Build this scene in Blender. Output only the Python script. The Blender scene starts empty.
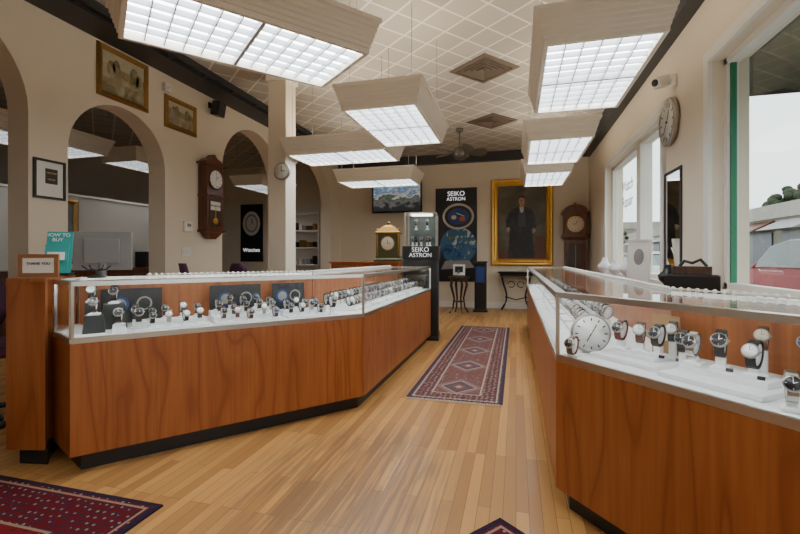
import bpy, bmesh, math, random
from mathutils import Matrix, Vector
random.seed(7)
C = bpy.context.scene.collection
PI = math.pi

# ------------------------------------------------------------------ materials
class G:
    def __init__(s, name):
        s.mat = bpy.data.materials.new(name); s.mat.use_nodes = True
        s.nt = s.mat.node_tree; s.nt.nodes.clear()
        s.out = s.nt.nodes.new('ShaderNodeOutputMaterial')
    def n(s, t, props=None, **inp):
        nd = s.nt.nodes.new(t)
        for k, v in (props or {}).items(): setattr(nd, k, v)
        for k, v in inp.items():
            s.put(nd, k.replace('_', ' '), v)
        return nd
    def put(s, nd, k, v):
        if isinstance(v, bpy.types.NodeSocket): s.nt.links.new(v, nd.inputs[k])
        else: nd.inputs[k].default_value = v
    def math(s, op, a, b=0.0, c=0.0):
        nd = s.nt.nodes.new('ShaderNodeMath'); nd.operation = op
        s.put(nd, 0, a); s.put(nd, 1, b); s.put(nd, 2, c)
        return nd.outputs[0]
    def ramp(s, fac, stops, interp='LINEAR'):
        nd = s.nt.nodes.new('ShaderNodeValToRGB'); cr = nd.color_ramp; cr.interpolation = interp
        while len(cr.elements) < len(stops): cr.elements.new(0.5)
        for e, (p, c) in zip(cr.elements, stops):
            e.position = p; e.color = c if len(c) == 4 else (*c, 1)
        s.put(nd, 'Fac', fac)
        return nd.outputs['Color']
    def mix(s, f, a, b, mode='MIX'):
        nd = s.nt.nodes.new('ShaderNodeMixRGB'); nd.blend_type = mode
        a = (*a, 1) if isinstance(a, tuple) and len(a) == 3 else a
        b = (*b, 1) if isinstance(b, tuple) and len(b) == 3 else b
        s.put(nd, 'Fac', f); s.put(nd, 'Color1', a); s.put(nd, 'Color2', b)
        return nd.outputs['Color']
    def co(s, scale=(1, 1, 1), rot=(0, 0, 0), loc=(0, 0, 0)):
        tc = s.nt.nodes.new('ShaderNodeTexCoord')
        mp = s.nt.nodes.new('ShaderNodeMapping')
        mp.inputs['Scale'].default_value = scale; mp.inputs['Rotation'].default_value = rot
        mp.inputs['Location'].default_value = loc
        s.nt.links.new(tc.outputs['Object'], mp.inputs['Vector'])
        return mp.outputs['Vector']
    def bsdf(s, col, rough=0.5, metal=0.0, bump=None, bstr=0.2, coat=0.0, spec=0.5):
        p = s.nt.nodes.new('ShaderNodeBsdfPrincipled')
        if isinstance(col, tuple) and len(col) == 3: col = (*col, 1)
        s.put(p, 'Base Color', col); s.put(p, 'Roughness', rough); s.put(p, 'Metallic', metal)
        s.put(p, 'Coat Weight', coat); s.put(p, 'Specular IOR Level', spec)
        if bump is not None:
            bn = s.nt.nodes.new('ShaderNodeBump'); bn.inputs['Strength'].default_value = bstr
            bn.inputs['Distance'].default_value = 0.01
            s.nt.links.new(bump, bn.inputs['Height']); s.nt.links.new(bn.outputs[0], p.inputs['Normal'])
        s.nt.links.new(p.outputs[0], s.out.inputs[0])
        return s.mat

def M(name, col, rough=0.5, metal=0.0, var=0.08, scale=6, coat=0.0):
    g = G(name)
    nz = g.n('ShaderNodeTexNoise', Vector=g.co(), Scale=scale, Detail=3.0)
    c = g.mix(nz.outputs['Fac'], tuple(x * (1 - var) for x in col), tuple(min(1, x * (1 + var)) for x in col))
    return g.bsdf(c, rough, metal, coat=coat)

def emis(name, col, st):
    g = G(name)
    e = g.n('ShaderNodeEmission', Color=(*col, 1), Strength=st)
    g.nt.links.new(e.outputs[0], g.out.inputs[0]); return g.mat

def glassmat(name, tint=(0.97, 0.99, 0.98), k=1.0, cap=1.0):
    g = G(name)
    t = g.n('ShaderNodeBsdfTransparent', Color=(*tint, 1))
    gl = g.n('ShaderNodeBsdfGlossy', Color=(1, 1, 1, 1), Roughness=0.0)
    fr = g.n('ShaderNodeFresnel', IOR=1.4)
    mx = g.n('ShaderNodeMixShader')
    g.nt.links.new(g.math('MINIMUM', g.math('MULTIPLY', fr.outputs[0], k), cap), mx.inputs[0])
    g.nt.links.new(t.outputs[0], mx.inputs[1]); g.nt.links.new(gl.outputs[0], mx.inputs[2])
    g.nt.links.new(mx.outputs[0], g.out.inputs[0]); return g.mat

def wood(name, c1, c2, c3, sc=(5, 5, 0.7), rough=0.35, coat=0.2, bands=9.0):
    g = G(name)
    v = g.co(scale=sc)
    n1 = g.n('ShaderNodeTexNoise', Vector=v, Scale=1.1, Detail=2.0, Distortion=0.5)
    rings = g.math('FRACT', g.math('MULTIPLY', n1.outputs['Fac'], bands))
    n2 = g.n('ShaderNodeTexNoise', Vector=g.co(scale=(sc[0]*22, sc[1]*22, sc[2]*4)), Scale=1.0, Detail=5.0)
    base = g.ramp(rings, [(0, c2), (0.12, c3), (0.5, c1), (0.85, c3), (1, c2)])
    c = g.mix(g.math('MULTIPLY', g.math('MAXIMUM', g.math('SUBTRACT', n2.outputs['Fac'], 0.4), 0.0), 2.0), base, c2)
    return g.bsdf(c, rough, coat=coat)

def floor_mat():
    g = G('oak_strip_floor')
    v = g.co(rot=(0, 0, PI/2))
    br = g.n('ShaderNodeTexBrick', {'offset': 0.37, 'offset_frequency': 3}, Vector=v, Scale=1.0, Color1=(0.64, 0.33, 0.098, 1), Color2=(0.30, 0.125, 0.033, 1),
             Mortar=(0.09, 0.035, 0.01, 1), Mortar_Size=0.0016, Mortar_Smooth=0.2, Bias=-0.1, Brick_Width=0.85, Row_Height=0.057)
    gr = g.n('ShaderNodeTexNoise', Vector=g.co(scale=(70, 3.0, 1)), Scale=1.0, Detail=5.0, Distortion=0.4)
    c = g.mix(g.math('MULTIPLY', gr.outputs['Fac'], 0.4), br.outputs['Color'], (0.38, 0.17, 0.045))
    big = g.n('ShaderNodeTexNoise', Vector=g.co(scale=(1.5, 0.5, 1)), Scale=1.0, Detail=3.0)
    c = g.mix(g.math('MULTIPLY', big.outputs['Fac'], 0.25), c, (0.60, 0.36, 0.15))
    sx = g.n('ShaderNodeSeparateXYZ', Vector=g.co())
    dx = g.math('DIVIDE', g.math('ADD', sx.outputs[0], 0.85), 0.65)
    dy = g.math('DIVIDE', g.math('SUBTRACT', sx.outputs[1], 2.1), 0.8)
    d = g.math('SQRT', g.math('ADD', g.math('MULTIPLY', dx, dx), g.math('MULTIPLY', dy, dy)))
    blob = g.math('MAXIMUM', g.math('SUBTRACT', 1.0, d), 0.0)
    wn = g.n('ShaderNodeTexNoise', Vector=g.co(scale=(45, 2.5, 1)), Scale=1.0, Detail=6.0)
    w = g.math('MULTIPLY', blob, g.math('MAXIMUM', g.math('SUBTRACT', wn.outputs['Fac'], 0.42), 0.0))
    w = g.math('MINIMUM', g.math('MULTIPLY', w, 10.0), 0.55)
    c = g.mix(w, c, (0.17, 0.10, 0.06))
    return g.bsdf(c, g.math('ADD', g.math('MULTIPLY', gr.outputs['Fac'], 0.2), 0.30), bump=br.outputs['Fac'], bstr=-0.15, coat=0.08)

def ceil_mat():
    g = G('ceiling_tile_grid')
    v = g.co(rot=(0, 0, math.radians(-50)), loc=(0.1, 0.25, 0))
    br = g.n('ShaderNodeTexBrick', {'offset': 0.0}, Vector=v, Scale=1.0, Color1=(0.50, 0.465, 0.41, 1), Color2=(0.41, 0.38, 0.335, 1),
             Mortar=(0.80, 0.77, 0.70, 1), Mortar_Size=0.012, Mortar_Smooth=0.1, Bias=0.0, Brick_Width=0.305, Row_Height=0.305)
    nz = g.n('ShaderNodeTexNoise', Vector=g.co(), Scale=60.0, Detail=3.0)
    c = g.mix(g.math('MULTIPLY', nz.outputs['Fac'], 0.3), br.outputs['Color'], (0.36, 0.33, 0.29))
    return g.bsdf(c, 0.8, bump=br.outputs['Fac'], bstr=0.3)

def rug_mat(name, hx, hy, field, field2, border, border2, cream, navy, period):
    g = G(name)
    s = g.n('ShaderNodeSeparateXYZ', Vector=g.co())
    x, y = s.outputs[0], s.outputs[1]
    ax, ay = g.math('ABSOLUTE', x), g.math('ABSOLUTE', y)
    d = g.math('MINIMUM', g.math('SUBTRACT', hx, ax), g.math('SUBTRACT', hy, ay))
    vor = g.n('ShaderNodeTexVoronoi', {'feature': 'F1', 'distance': 'MANHATTAN'}, Vector=g.co(), Scale=15.0, Randomness=0.55)
    small = g.ramp(vor.outputs['Distance'], [(0, cream), (0.18, navy), (0.36, field2), (0.50, field)], 'CONSTANT')
    vor2 = g.n('ShaderNodeTexVoronoi', {'feature': 'F1', 'distance': 'EUCLIDEAN'}, Vector=g.co(), Scale=24.0, Randomness=0.35)
    bpat = g.ramp(vor2.outputs['Distance'], [(0, cream), (0.17, border2), (0.38, border)], 'CONSTANT')
    fy = g.math('ABSOLUTE', g.math('SUBTRACT', g.math('FRACT', g.math('ADD', g.math('DIVIDE', y, period), 0.5)), 0.5))
    med = g.math('ADD', g.math('DIVIDE', ax, hx * 0.75), g.math('MULTIPLY', fy, 2.2))
    step = g.math('MULTIPLY', g.math('FLOOR', g.math('MULTIPLY', med, 16)), 1/16)
    mcol = g.ramp(step, [(0, cream), (0.12, field), (0.25, navy), (0.5, cream), (0.56, field2), (0.75, navy), (0.8, field)], 'CONSTANT')
    inner = g.mix(g.math('GREATER_THAN', g.math('SINE', g.math('MULTIPLY', vor2.outputs['Distance'], 26)), 0.6), mcol, field2)
    mix1 = g.mix(g.math('LESS_THAN', step, 0.86), small, inner)
    bw = 0.19 * min(hx, 0.6) / 0.38
    c = g.mix(g.math('LESS_THAN', d, bw), mix1, bpat)
    c = g.mix(g.math('MULTIPLY', g.math('LESS_THAN', d, bw), g.math('GREATER_THAN', d, bw - 0.014)), c, cream)
    c = g.mix(g.math('MULTIPLY', g.math('LESS_THAN', d, 0.055), g.math('GREATER_THAN', d, 0.042)), c, cream)
    c = g.mix(g.math('LESS_THAN', d, 0.03), c, navy)
    nz = g.n('ShaderNodeTexNoise', Vector=g.co(), Scale=260.0, Detail=2.0)
    nb = g.n('ShaderNodeTexNoise', Vector=g.co(), Scale=9.0, Detail=4.0)
    c = g.mix(g.math('MULTIPLY', nb.outputs['Fac'], 0.25), c, field2)
    c = g.mix(g.math('MULTIPLY', nz.outputs['Fac'], 0.25), c, (0.05, 0.03, 0.03))
    return g.bsdf(c, 0.95, bump=nz.outputs['Fac'], bstr=0.5, spec=0.1)

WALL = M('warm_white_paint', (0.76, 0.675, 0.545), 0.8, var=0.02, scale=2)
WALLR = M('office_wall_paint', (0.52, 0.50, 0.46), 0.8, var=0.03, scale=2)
WHITE = M('white_lacquer', (0.80, 0.78, 0.73), 0.45, var=0.02)
FIXT = M('fixture_ivory', (0.83, 0.77, 0.66), 0.5, var=0.02)
LOUV = M('fixture_louver', (0.50, 0.52, 0.54), 0.4, var=0.02)
DARK = M('charcoal_paint', (0.030, 0.032, 0.037), 0.5)
BLACK = M('black_satin', (0.012, 0.012, 0.013), 0.3)
KICK = M('kick_black', (0.012, 0.012, 0.014), 0.4)
ALU = M('aluminium', (0.70, 0.68, 0.64), 0.28, 1.0, var=0.03)
STEEL = M('brushed_steel', (0.42, 0.40, 0.37), 0.3, 1.0)
GOLD = M('gilt', (0.72, 0.43, 0.10), 0.32, 1.0, var=0.25, scale=30)
GOLDD = M('dark_gilt', (0.30, 0.17, 0.05), 0.4, 0.8, var=0.3, scale=30)
CHERRY = wood('cherry_laminate', (0.385, 0.122, 0.030), (0.24, 0.062, 0.014), (0.335, 0.098, 0.023), sc=(2.6, 2.6, 0.42), rough=0.4, coat=0.1, bands=9.0)
MAHOG = wood('mahogany', (0.16, 0.05, 0.02), (0.07, 0.02, 0.008), (0.12, 0.035, 0.014))
DWOOD = wood('dark_walnut', (0.07, 0.03, 0.015), (0.025, 0.01, 0.006), (0.05, 0.02, 0.01))
CASEFLOOR = M('case_white_velvet', (0.80, 0.80, 0.81), 0.7, var=0.02)
PAPER = M('paper', (0.8, 0.79, 0.75), 0.8, var=0.03)
TURQ = M('turquoise_card', (0.03, 0.34, 0.32), 0.5)
PURPLE = M('purple_upholstery', (0.07, 0.02, 0.06), 0.8)
GREY = M('grey_plastic', (0.27, 0.265, 0.26), 0.5)
LEATHER = [M('black_leather', (0.015, 0.013, 0.012), 0.5), M('brown_leather', (0.10, 0.035, 0.015), 0.5), STEEL, M('oxblood_leather', (0.12, 0.02, 0.02), 0.5)]
LW = [LEATHER[0], LEATHER[0], LEATHER[0], LEATHER[1], LEATHER[2], LEATHER[3]]
DIAL = [M('dial_white', (0.8, 0.8, 0.78), 0.3), M('dial_black', (0.02, 0.02, 0.025), 0.3), M('dial_blue', (0.02, 0.05, 0.2), 0.3), M('dial_cream', (0.7, 0.6, 0.45), 0.3)]
DW = [DIAL[1], DIAL[1], DIAL[2], DIAL[0], DIAL[1]]
LAMP = emis('fixture_diffuser', (0.92, 0.97, 1.0), 12.0)
LAMPO = emis('office_diffuser', (0.92, 0.97, 1.0), 4.0)
UPFILL = emis('added_uplight_fill', (1.0, 0.86, 0.66), 8.5)  # added upward glow that brightens the ceiling, not part of the real fixtures
CLED = emis('case_led', (0.95, 0.97, 1.0), 20.0)
GLASS = glassmat('clear_glass', k=0.6, cap=0.22)
GLASSTOP = glassmat('glass_top', k=0.9, cap=0.4)
WGLASS = glassmat('window_glass', (0.95, 0.98, 0.96), 0.3, 0.12)
MIRROR = M('mirror_silver', (0.85, 0.85, 0.85), 0.02, 1.0, var=0.0)

# ------------------------------------------------------------------ builder
def X4(loc=(0, 0, 0), rz=0, s=1, rx=0, ry=0):
    return Matrix.Translation(loc) @ Matrix.Rotation(rz, 4, 'Z') @ Matrix.Rotation(ry, 4, 'Y') @ Matrix.Rotation(rx, 4, 'X') @ Matrix.Scale(s, 4)

class B:
    def __init__(s, name):
        s.name = name; s.bm = bmesh.new(); s.mats = []; s.M = Matrix.Identity(4)
    def mi(s, m):
        if m not in s.mats: s.mats.append(m)
        return s.mats.index(m)
    def add(s, vs, fs, mat, smooth=False, L=None):
        T = s.M @ L if L is not None else s.M
        bv = [s.bm.verts.new(T @ Vector(v)) for v in vs]
        i = s.mi(mat)
        for f in fs:
            try:
                fc = s.bm.faces.new([bv[k] for k in f]); fc.material_index = i; fc.smooth = smooth
            except ValueError: pass
    def box(s, c, d, mat, rz=0, rx=0, ry=0):
        x, y, z = d[0]/2, d[1]/2, d[2]/2
        vs = [(-x,-y,-z),(x,-y,-z),(x,y,-z),(-x,y,-z),(-x,-y,z),(x,-y,z),(x,y,z),(-x,y,z)]
        s.add(vs, [(0,3,2,1),(4,5,6,7),(0,1,5,4),(1,2,6,5),(2,3,7,6),(3,0,4,7)], mat, L=X4(c, rz, 1, rx, ry))
    def bb(s, x0, x1, y0, y1, z0, z1, mat):
        s.box(((x0+x1)/2, (y0+y1)/2, (z0+z1)/2), (x1-x0, y1-y0, z1-z0), mat)
    def loft(s, loops, mat, cap0=True, cap1=True, smooth=False, closed=True):
        n = len(loops[0]); vs = [p for l in loops for p in l]; fs = []
        for i in range(len(loops)-1):
            for j in range(n if closed else n-1):
                k = (j+1) % n
                fs.append((i*n+j, i*n+k, (i+1)*n+k, (i+1)*n+j))
        if cap0: fs.append(tuple(range(n))[::-1])
        if cap1: fs.append(tuple((len(loops)-1)*n + j for j in range(n)))
        s.add(vs, fs, mat, smooth)
    def prism(s, poly, z0, z1, mat):
        s.loft([[(p[0], p[1], z0) for p in poly], [(p[0], p[1], z1) for p in poly]], mat)
    def rects(s, lv, mat, cap0=True, cap1=True):
        s.loft([[(-a,-b,z),(a,-b,z),(a,b,z),(-a,b,z)] for a, b, z in lv], mat, cap0, cap1)
    def lathe(s, prof, mat, n=16, c=(0,0,0), L=None, smooth=True):
        old = s.M
        s.M = s.M @ Matrix.Translation(c)
        if L is not None: s.M = s.M @ L
        s.loft([[(r*math.cos(2*PI*j/n), r*math.sin(2*PI*j/n), z) for j in range(n)] for r, z in prof], mat, smooth=smooth)
        s.M = old
    def cyl(s, p0, p1, r0, mat, r1=None, n=12, smooth=True):
        p0, p1 = Vector(p0), Vector(p1); d = p1-p0
        q = d.to_track_quat('Z', 'Y').to_matrix().to_4x4()
        s.lathe([(r0, 0), (r1 if r1 is not None else r0, d.length)], mat, n, c=tuple(p0), L=q, smooth=smooth)
    def ball(s, c, r, mat, sc=(1,1,1), n=12, m=8):
        prof = [(max(1e-4, math.sin(PI*i/m)), -math.cos(PI*i/m)) for i in range(m+1)]
        L = Matrix.Diagonal((r*sc[0], r*sc[1], r*sc[2], 1))
        s.lathe(prof, mat, n, c=c, L=L)
    def tube(s, pts, r, mat, n=8):
        pts = [Vector(p) for p in pts]; loops = []
        rs = r if isinstance(r, list) else [r]*len(pts)
        for i, p in enumerate(pts):
            d = (pts[min(i+1, len(pts)-1)] - pts[max(i-1, 0)]).normalized()
            up = Vector((0, 0, 1)) if abs(d.z) < 0.9 else Vector((1, 0, 0))
            a = d.cross(up).normalized(); b = a.cross(d)
            loops.append([tuple(p + rs[i]*(a*math.cos(2*PI*j/n) + b*math.sin(2*PI*j/n))) for j in range(n)])
        s.loft(loops, mat, smooth=True)
    def face(s, pts, y, mat):   # flat polygon in local xz facing -y
        s.add([(p[0], y, p[1]) for p in pts], [tuple(range(len(pts)))], mat)
    def disc(s, cx, cz, rx, rz, y, mat, n=28, a0=0, a1=2*PI):
        s.face([(cx+rx*math.cos(a0+(a1-a0)*i/n), cz+rz*math.sin(a0+(a1-a0)*i/n)) for i in range(n)], y, mat)
    def frame(s, w, h, prof, mat):  # mitred frame, inner w x h, prof of (outset, depth toward -y)
        s.loft([[(-(w/2+o), -d, -(h/2+o)), (w/2+o, -d, -(h/2+o)), (w/2+o, -d, h/2+o), (-(w/2+o), -d, h/2+o)] for o, d in prof], mat, False, False)
    def done(s, mat4=None, bevel=0, recalc=True):
        if recalc: bmesh.ops.recalc_face_normals(s.bm, faces=s.bm.faces)
        me = bpy.data.meshes.new(s.name); s.bm.to_mesh(me); s.bm.free()
        for m in s.mats: me.materials.append(m)
        o = bpy.data.objects.new(s.name, me); C.objects.link(o)
        if mat4 is not None: o.matrix_world = mat4
        if bevel:
            bv = o.modifiers.new('bevel', 'BEVEL'); bv.width = bevel; bv.segments = 2; bv.limit_method = 'ANGLE'; bv.angle_limit = 0.7
        return o

def text(body, size, loc, rz, mat, parent, rx=PI/2, name='lettering'):
    cu = bpy.data.curves.new(name, 'FONT'); cu.body = body; cu.size = size
    cu.align_x = 'CENTER'; cu.align_y = 'CENTER'; cu.extrude = 0.001
    cu.materials.append(mat)
    o = bpy.data.objects.new(name, cu); C.objects.link(o)
    o.parent = parent
    o.matrix_parent_inverse = Matrix.Identity(4)
    o.location = loc; o.rotation_euler = (rx, 0, rz)
    return o

# ------------------------------------------------------------------ room constants
XL, XR, YB, YF, H = -4.2, 1.5, 9.9, -2.6, 3.5
XO = -8.2
ZL = 2.40

b = B('floor'); b.bb(XO, XR+0.25, YF, YB, -0.1, 0, floor_mat()); b.done()
b = B('ceiling'); b.bb(XO, XR+0.25, YF, YB, H, H+0.1, ceil_mat()); b.done()
b = B('wall_back'); b.bb(XO, XR+0.25, YB, YB+0.2, -0.1, H+0.1, WALL); b.done()
b = B('wall_front'); b.bb(XO, XR+0.25, YF-0.2, YF, -0.1, H+0.1, WALL); b.done()
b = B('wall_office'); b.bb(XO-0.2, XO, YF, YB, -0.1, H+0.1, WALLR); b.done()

# left wall with arches
b = B('wall_left')
arches = [(1.04, 2.84, 2.45, 0.85), (3.19, 4.39, 2.2, 0.6), (5.46, 7.06, 2.45, 0.78), (7.42, 9.3, 2.45, 0.78)]
x0, x1 = XL-0.25, XL
ycur = YF
for (a0, a1, sp, rise) in arches:
    b.bb(x0, x1, ycur, a0, 0, H, WALL)
    n = 24; cy = (a0+a1)/2; hw = (a1-a0)/2
    for i in range(n):
        t0, t1 = PI - PI*i/n, PI - PI*(i+1)/n
        ya, yb_ = cy+hw*math.cos(t0), cy+hw*math.cos(t1)
        za, zb = sp+rise*math.sin(t0), sp+rise*math.sin(t1)
        b.add([(x0,ya,za),(x0,yb_,zb),(x0,yb_,H),(x0,ya,H),(x1,ya,za),(x1,yb_,zb),(x1,yb_,H),(x1,ya,H)],
              [(0,1,2,3),(7,6,5,4),(0,4,5,1)], WALL)
    ycur = a1
b.bb(x0, x1, ycur, YB, 0, H, WALL)
b.done(recalc=False)

# right wall with windows
wins = [(-1.9, 3.93, 0.90, 2.70), (5.11, 8.0, 0.90, 2.66)]
b = B('wall_right'); ycur = YF
for (a0, a1, z0, z1) in wins:
    b.bb(XR, XR+0.25, ycur, a0, 0, H, WALL)
    b.bb(XR, XR+0.25, a0, a1, 0, z0, WALL); b.bb(XR, XR+0.25, a0, a1, z1, H, WALL)
    ycur = a1
b.bb(XR, XR+0.25, ycur, YB, 0, H, WALL); b.done()

GREENM = M('green_weatherstrip', (0.02, 0.2, 0.1), 0.5)
winobj = []
for wi, (a0, a1, z0, z1) in enumerate(wins):
    b = B('window_%d' % (wi+1))
    t = 0.09
    for (ya, yb_, za, zb) in [(a0-t, a1+t, z1, z1+t), (a0-t, a1+t, z0-0.05, z0), (a0-t, a0, z0, z1), (a1, a1+t, z0, z1)]:
        b.bb(XR-0.03, XR, ya, yb_, za, zb, WHITE)
    f = 0.05
    for (ya, yb_, za, zb) in [(a0, a1, z1-f, z1), (a0, a1, z0, z0+f), (a0, a0+f, z0, z1), (a1-f, a1, z0, z1)]:
        b.bb(XR+0.08, XR+0.16, ya, yb_, za, zb, WHITE)
    mull = [6.22] if wi else [1.0]
    for m in mull:
        b.bb(XR+0.04, XR+0.18, m-0.09, m+0.09, z0+f, z1-f, WHITE)
    if wi == 0:
        b.bb(XR+0.10, XR+0.14, a1-f-0.016, a1-f, z0+f, z1-f, GREENM)
    b.bb(XR+0.115, XR+0.121, a0+f, a1-f, z0+f, z1-f, WGLASS)
    winobj.append(b.done())
text('Watch\nRepair', 0.24, (XR+0.11, 7.1, 2.1), -PI/2, GREENM, winobj[1])

# dark soffit trims
b = B('trim_right'); b.bb(XR-0.14, XR, YF, YB-0.14, 3.26, H, DARK); b.done()
b = B('trim_back'); b.bb(XL, XR, YB-0.14, YB, 3.30, H, DARK); b.done()
b = B('trim_left'); b.bb(XL, XL+0.36, YF, YB-0.14, 3.42, H, DARK)
for i in range(22):
    y = YF+0.6+i*0.55
    b.bb(XL+0.36, XL+0.46, y, y+0.05, 3.43, H, DARK)
b.bb(XL+0.44, XL+0.48, YF, YB-0.14, 3.43, H, DARK)
b.done()
b = B('baseboard_back'); b.bb(XL, XR, YB-0.02, YB, 0, 0.14, WHITE); b.done()
b = B('baseboard_right'); b.bb(XR-0.02, XR, 8.1, YB-0.02, 0, 0.14, WHITE); b.done()

# post
b = B('support_column')
b.bb(-3.035, -2.785, 4.83, 5.08, 0, H, WALL); b.bb(-3.065, -2.755, 4.80, 5.11, 0, 0.14, WHITE)
b.bb(-3.06, -2.76, 4.805, 5.105, 3.38, H, WHITE)
b.done(bevel=0.006)

# ------------------------------------------------------------------ ceiling fixtures
def fixture(cx, cy, rz, z=ZL, lx=0.61, ly=0.305, top=H, lamp=LAMP, up=True):
    b = B('pendant_light_fixture')
    lv = [(0.012, 0), (0.026, 0.0), (0.026, 0.03)]
    o, zz = 0.026, 0.03
    for k in range(5):
        lv += [(o+0.007, zz+0.004), (o+0.009, zz+0.026)]
        o += 0.009; zz += 0.030
    lv += [(o+0.014, zz+0.004), (o+0.014, zz+0.03)]
    ztop = zz+0.03
    b.rects([(lx+o_, ly+o_, z_) for o_, z_ in lv], FIXT, cap0=False)
    b.rects([(lx+0.012, ly+0.012, 0), (lx, ly, 0), (lx, ly, 0.06)], FIXT, cap0=False, cap1=False)
    b.bb(-lx, lx, -ly, ly, 0.05, 0.055, lamp)
    if up: b.bb(-lx*0.9, lx*0.9, -ly*0.7, ly*0.7, ztop+0.002, ztop+0.012, UPFILL)  # invented glowing slab on the fixture top, for ceiling bounce
    nx = 12
    for i in range(1, nx):
        x = -lx+2*lx*i/nx; b.bb(x-0.003, x+0.003, -ly, ly, 0.012, 0.045, LOUV)
    for j in range(1, 6):
        y = -ly+2*ly*j/6; b.bb(-lx, lx, y-0.003, y+0.003, 0.012, 0.045, LOUV)
    b.bb(-0.010, 0.010, -ly, ly, 0.002, 0.046, LOUV)
    for sx in (-1, 1):
        for sy in (-1, 1):
            b.cyl((sx*lx*0.95, sy*ly*0.9, ztop), (sx*lx*0.95, sy*ly*0.9, top-z), 0.003, STEEL, n=6)
    return b.done(X4((cx, cy, z), rz))

fixture(-1.535, 2.23, math.radians(50.2))
fixture(-1.11, 4.05, PI/2)
fixture(0.49, 3.31, PI/2)
fixture(0.46, 5.46, PI/2)
fixture(0.46, 7.35, PI/2)
fixture(-2.10, 5.08, 0)
fixture(-2.25, 7.0, 0)
fixture(0.35, 0.55, PI/2)  # extra fixture added out of view behind the camera, to balance the light
fixture(-1.6, -0.9, PI/2)  # likewise added unseen behind the camera for its light
for (x, y, z) in [(-5.3, 8.3, 2.62), (-5.6, 3.9, 2.5), (-5.9, 5.9, 2.62), (-6.0, 1.5, 2.62)]:
    fixture(x, y, PI/2, z=z, lamp=LAMPO, up=False)

# ceiling vents
VENT = M('vent_brown', (0.13, 0.10, 0.075), 0.6)
def cp(u, v, z):
    D = (z-1.15)*430/(257-v); r = (u-400)/430*D; c, s = math.cos(0.2634), math.sin(0.2634)
    return (r*c-D*s, r*s+D*c)
for (u, v) in [(484, 69), (492, 121)]:
    x, y = cp(u, v, H)
    b = B('ceiling_vent')
    b.frame(0.5, 0.5, [(0, 0.0), (0, 0.015), (0.05, 0.012), (0.06, 0.0)], VENT)
    for i in range(4):
        w = 0.42 - i*0.11
        b.frame(w-0.05, w-0.05, [(0, 0.0), (0, 0.006), (0.04, 0.02), (0.045, 0.0)], VENT)
    b.box((0, 0.0, 0), (0.5, 0.004, 0.5), DARK)
    b.done(X4((x, y, H-0.002), math.radians(50), rx=PI/2), recalc=True)

# ------------------------------------------------------------------ counters
def counter(name, front, back, ztop, zw=0.715, t_in=0.06):
    b = B(name)
    poly = front + back[::-1]
    def off(pts, d):
        out = []
        for i, p in enumerate(pts):
            ns = []
            for a, c in ((i-1, i), (i, i+1)):
                if a < 0 or c >= len(pts): continue
                dx, dy = pts[c][0]-pts[a][0], pts[c][1]-pts[a][1]; L = math.hypot(dx, dy)
                nx, ny = -dy/L, dx/L
                if SIDE < 0: nx, ny = -nx, -ny
                ns.append((nx, ny))
            if len(ns) == 1: out.append((p[0]+ns[0][0]*d, p[1]+ns[0][1]*d))
            else:
                mx, my = ns[0][0]+ns[1][0], ns[0][1]+ns[1][1]; l2 = mx*mx+my*my
                out.append((p[0]+mx*2*d/l2, p[1]+my*2*d/l2))
        return out
    SIDE = 1 if ((front[1][0]-front[0][0])*(back[1][1]-front[0][1])-(front[1][1]-front[0][1])*(back[1][0]-front[0][0])) > 0 else -1
    b.prism(poly, 0.10, zw-0.02, CHERRY)
    kf, kb = off(front, t_in), off(back, -t_in)
    b.prism(kf + kb[::-1], 0, 0.10, KICK)
    b.prism(off(front, 0.004) + off(back, -0.004)[::-1], zw-0.02, zw, CASEFLOOR)
    g = 0.013
    def rail(p, q, z0, z1, mat, w=g):
        dx, dy = q[0]-p[0], q[1]-p[1]; L = math.hypot(dx, dy)
        b.box(((p[0]+q[0])/2, (p[1]+q[1])/2, (z0+z1)/2), (L, w, z1-z0), mat, rz=math.atan2(dy, dx))
    ff = off(front, 0.008)
    ends = [(back[0], ff[0])] + list(zip(ff[:-1], ff[1:])) + [(ff[-1], back[-1])]
    for p, q in ends:
        rail(p, q, zw-0.022, zw+0.008, ALU, 0.018)
        rail(p, q, ztop-0.024, ztop, ALU, 0.018)
        rail(p, q, zw+0.008, ztop-0.02, GLASS, 0.005)
    for p, q in zip(back[:-1], back[1:]):
        rail(p, q, zw, ztop-0.005, CHERRY, 0.02)
        rail(p, q, ztop-0.02, ztop, ALU, 0.03)
    for p in ff + [back[0], back[-1]]:
        b.box((p[0], p[1], (zw+ztop)/2), (0.016, 0.016, ztop-zw), ALU)
    b.prism(off(front, 0.04) + off(back, -0.01)[::-1], ztop-0.008, ztop-0.001, GLASSTOP)
    li = off(front, 0.028)
    for p, q in zip(li[:-1], li[1:]):
        rail(p, q, ztop-0.004, ztop, ALU, 0.030)
        rail(p, q, ztop-0.021, ztop-0.005, CLED, 0.016)
    return b

LF = [(-2.56, 1.86), (-2.25, 1.72), (-1.11, 3.07), (-1.11, 5.70)]
LB = [(-2.72, 2.14), (-2.66, 2.19), (-1.66, 3.30), (-1.66, 5.70)]
b = counter('display_counter', LF, LB, 1.02); b.done()
RK = (0.176, 2.08); RE = (RK[0]+0.64*1.32, RK[1]-0.77*1.32)
RF = [RE, RK, (0.176, 7.3)]
RBk = [(RE[0]+0.77*0.53, RE[1]+0.64*0.53), (0.72, 2.30), (0.72, 7.3)]
b = counter('display_counter', RF, RBk, 0.99, zw=0.70); b.done()

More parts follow.
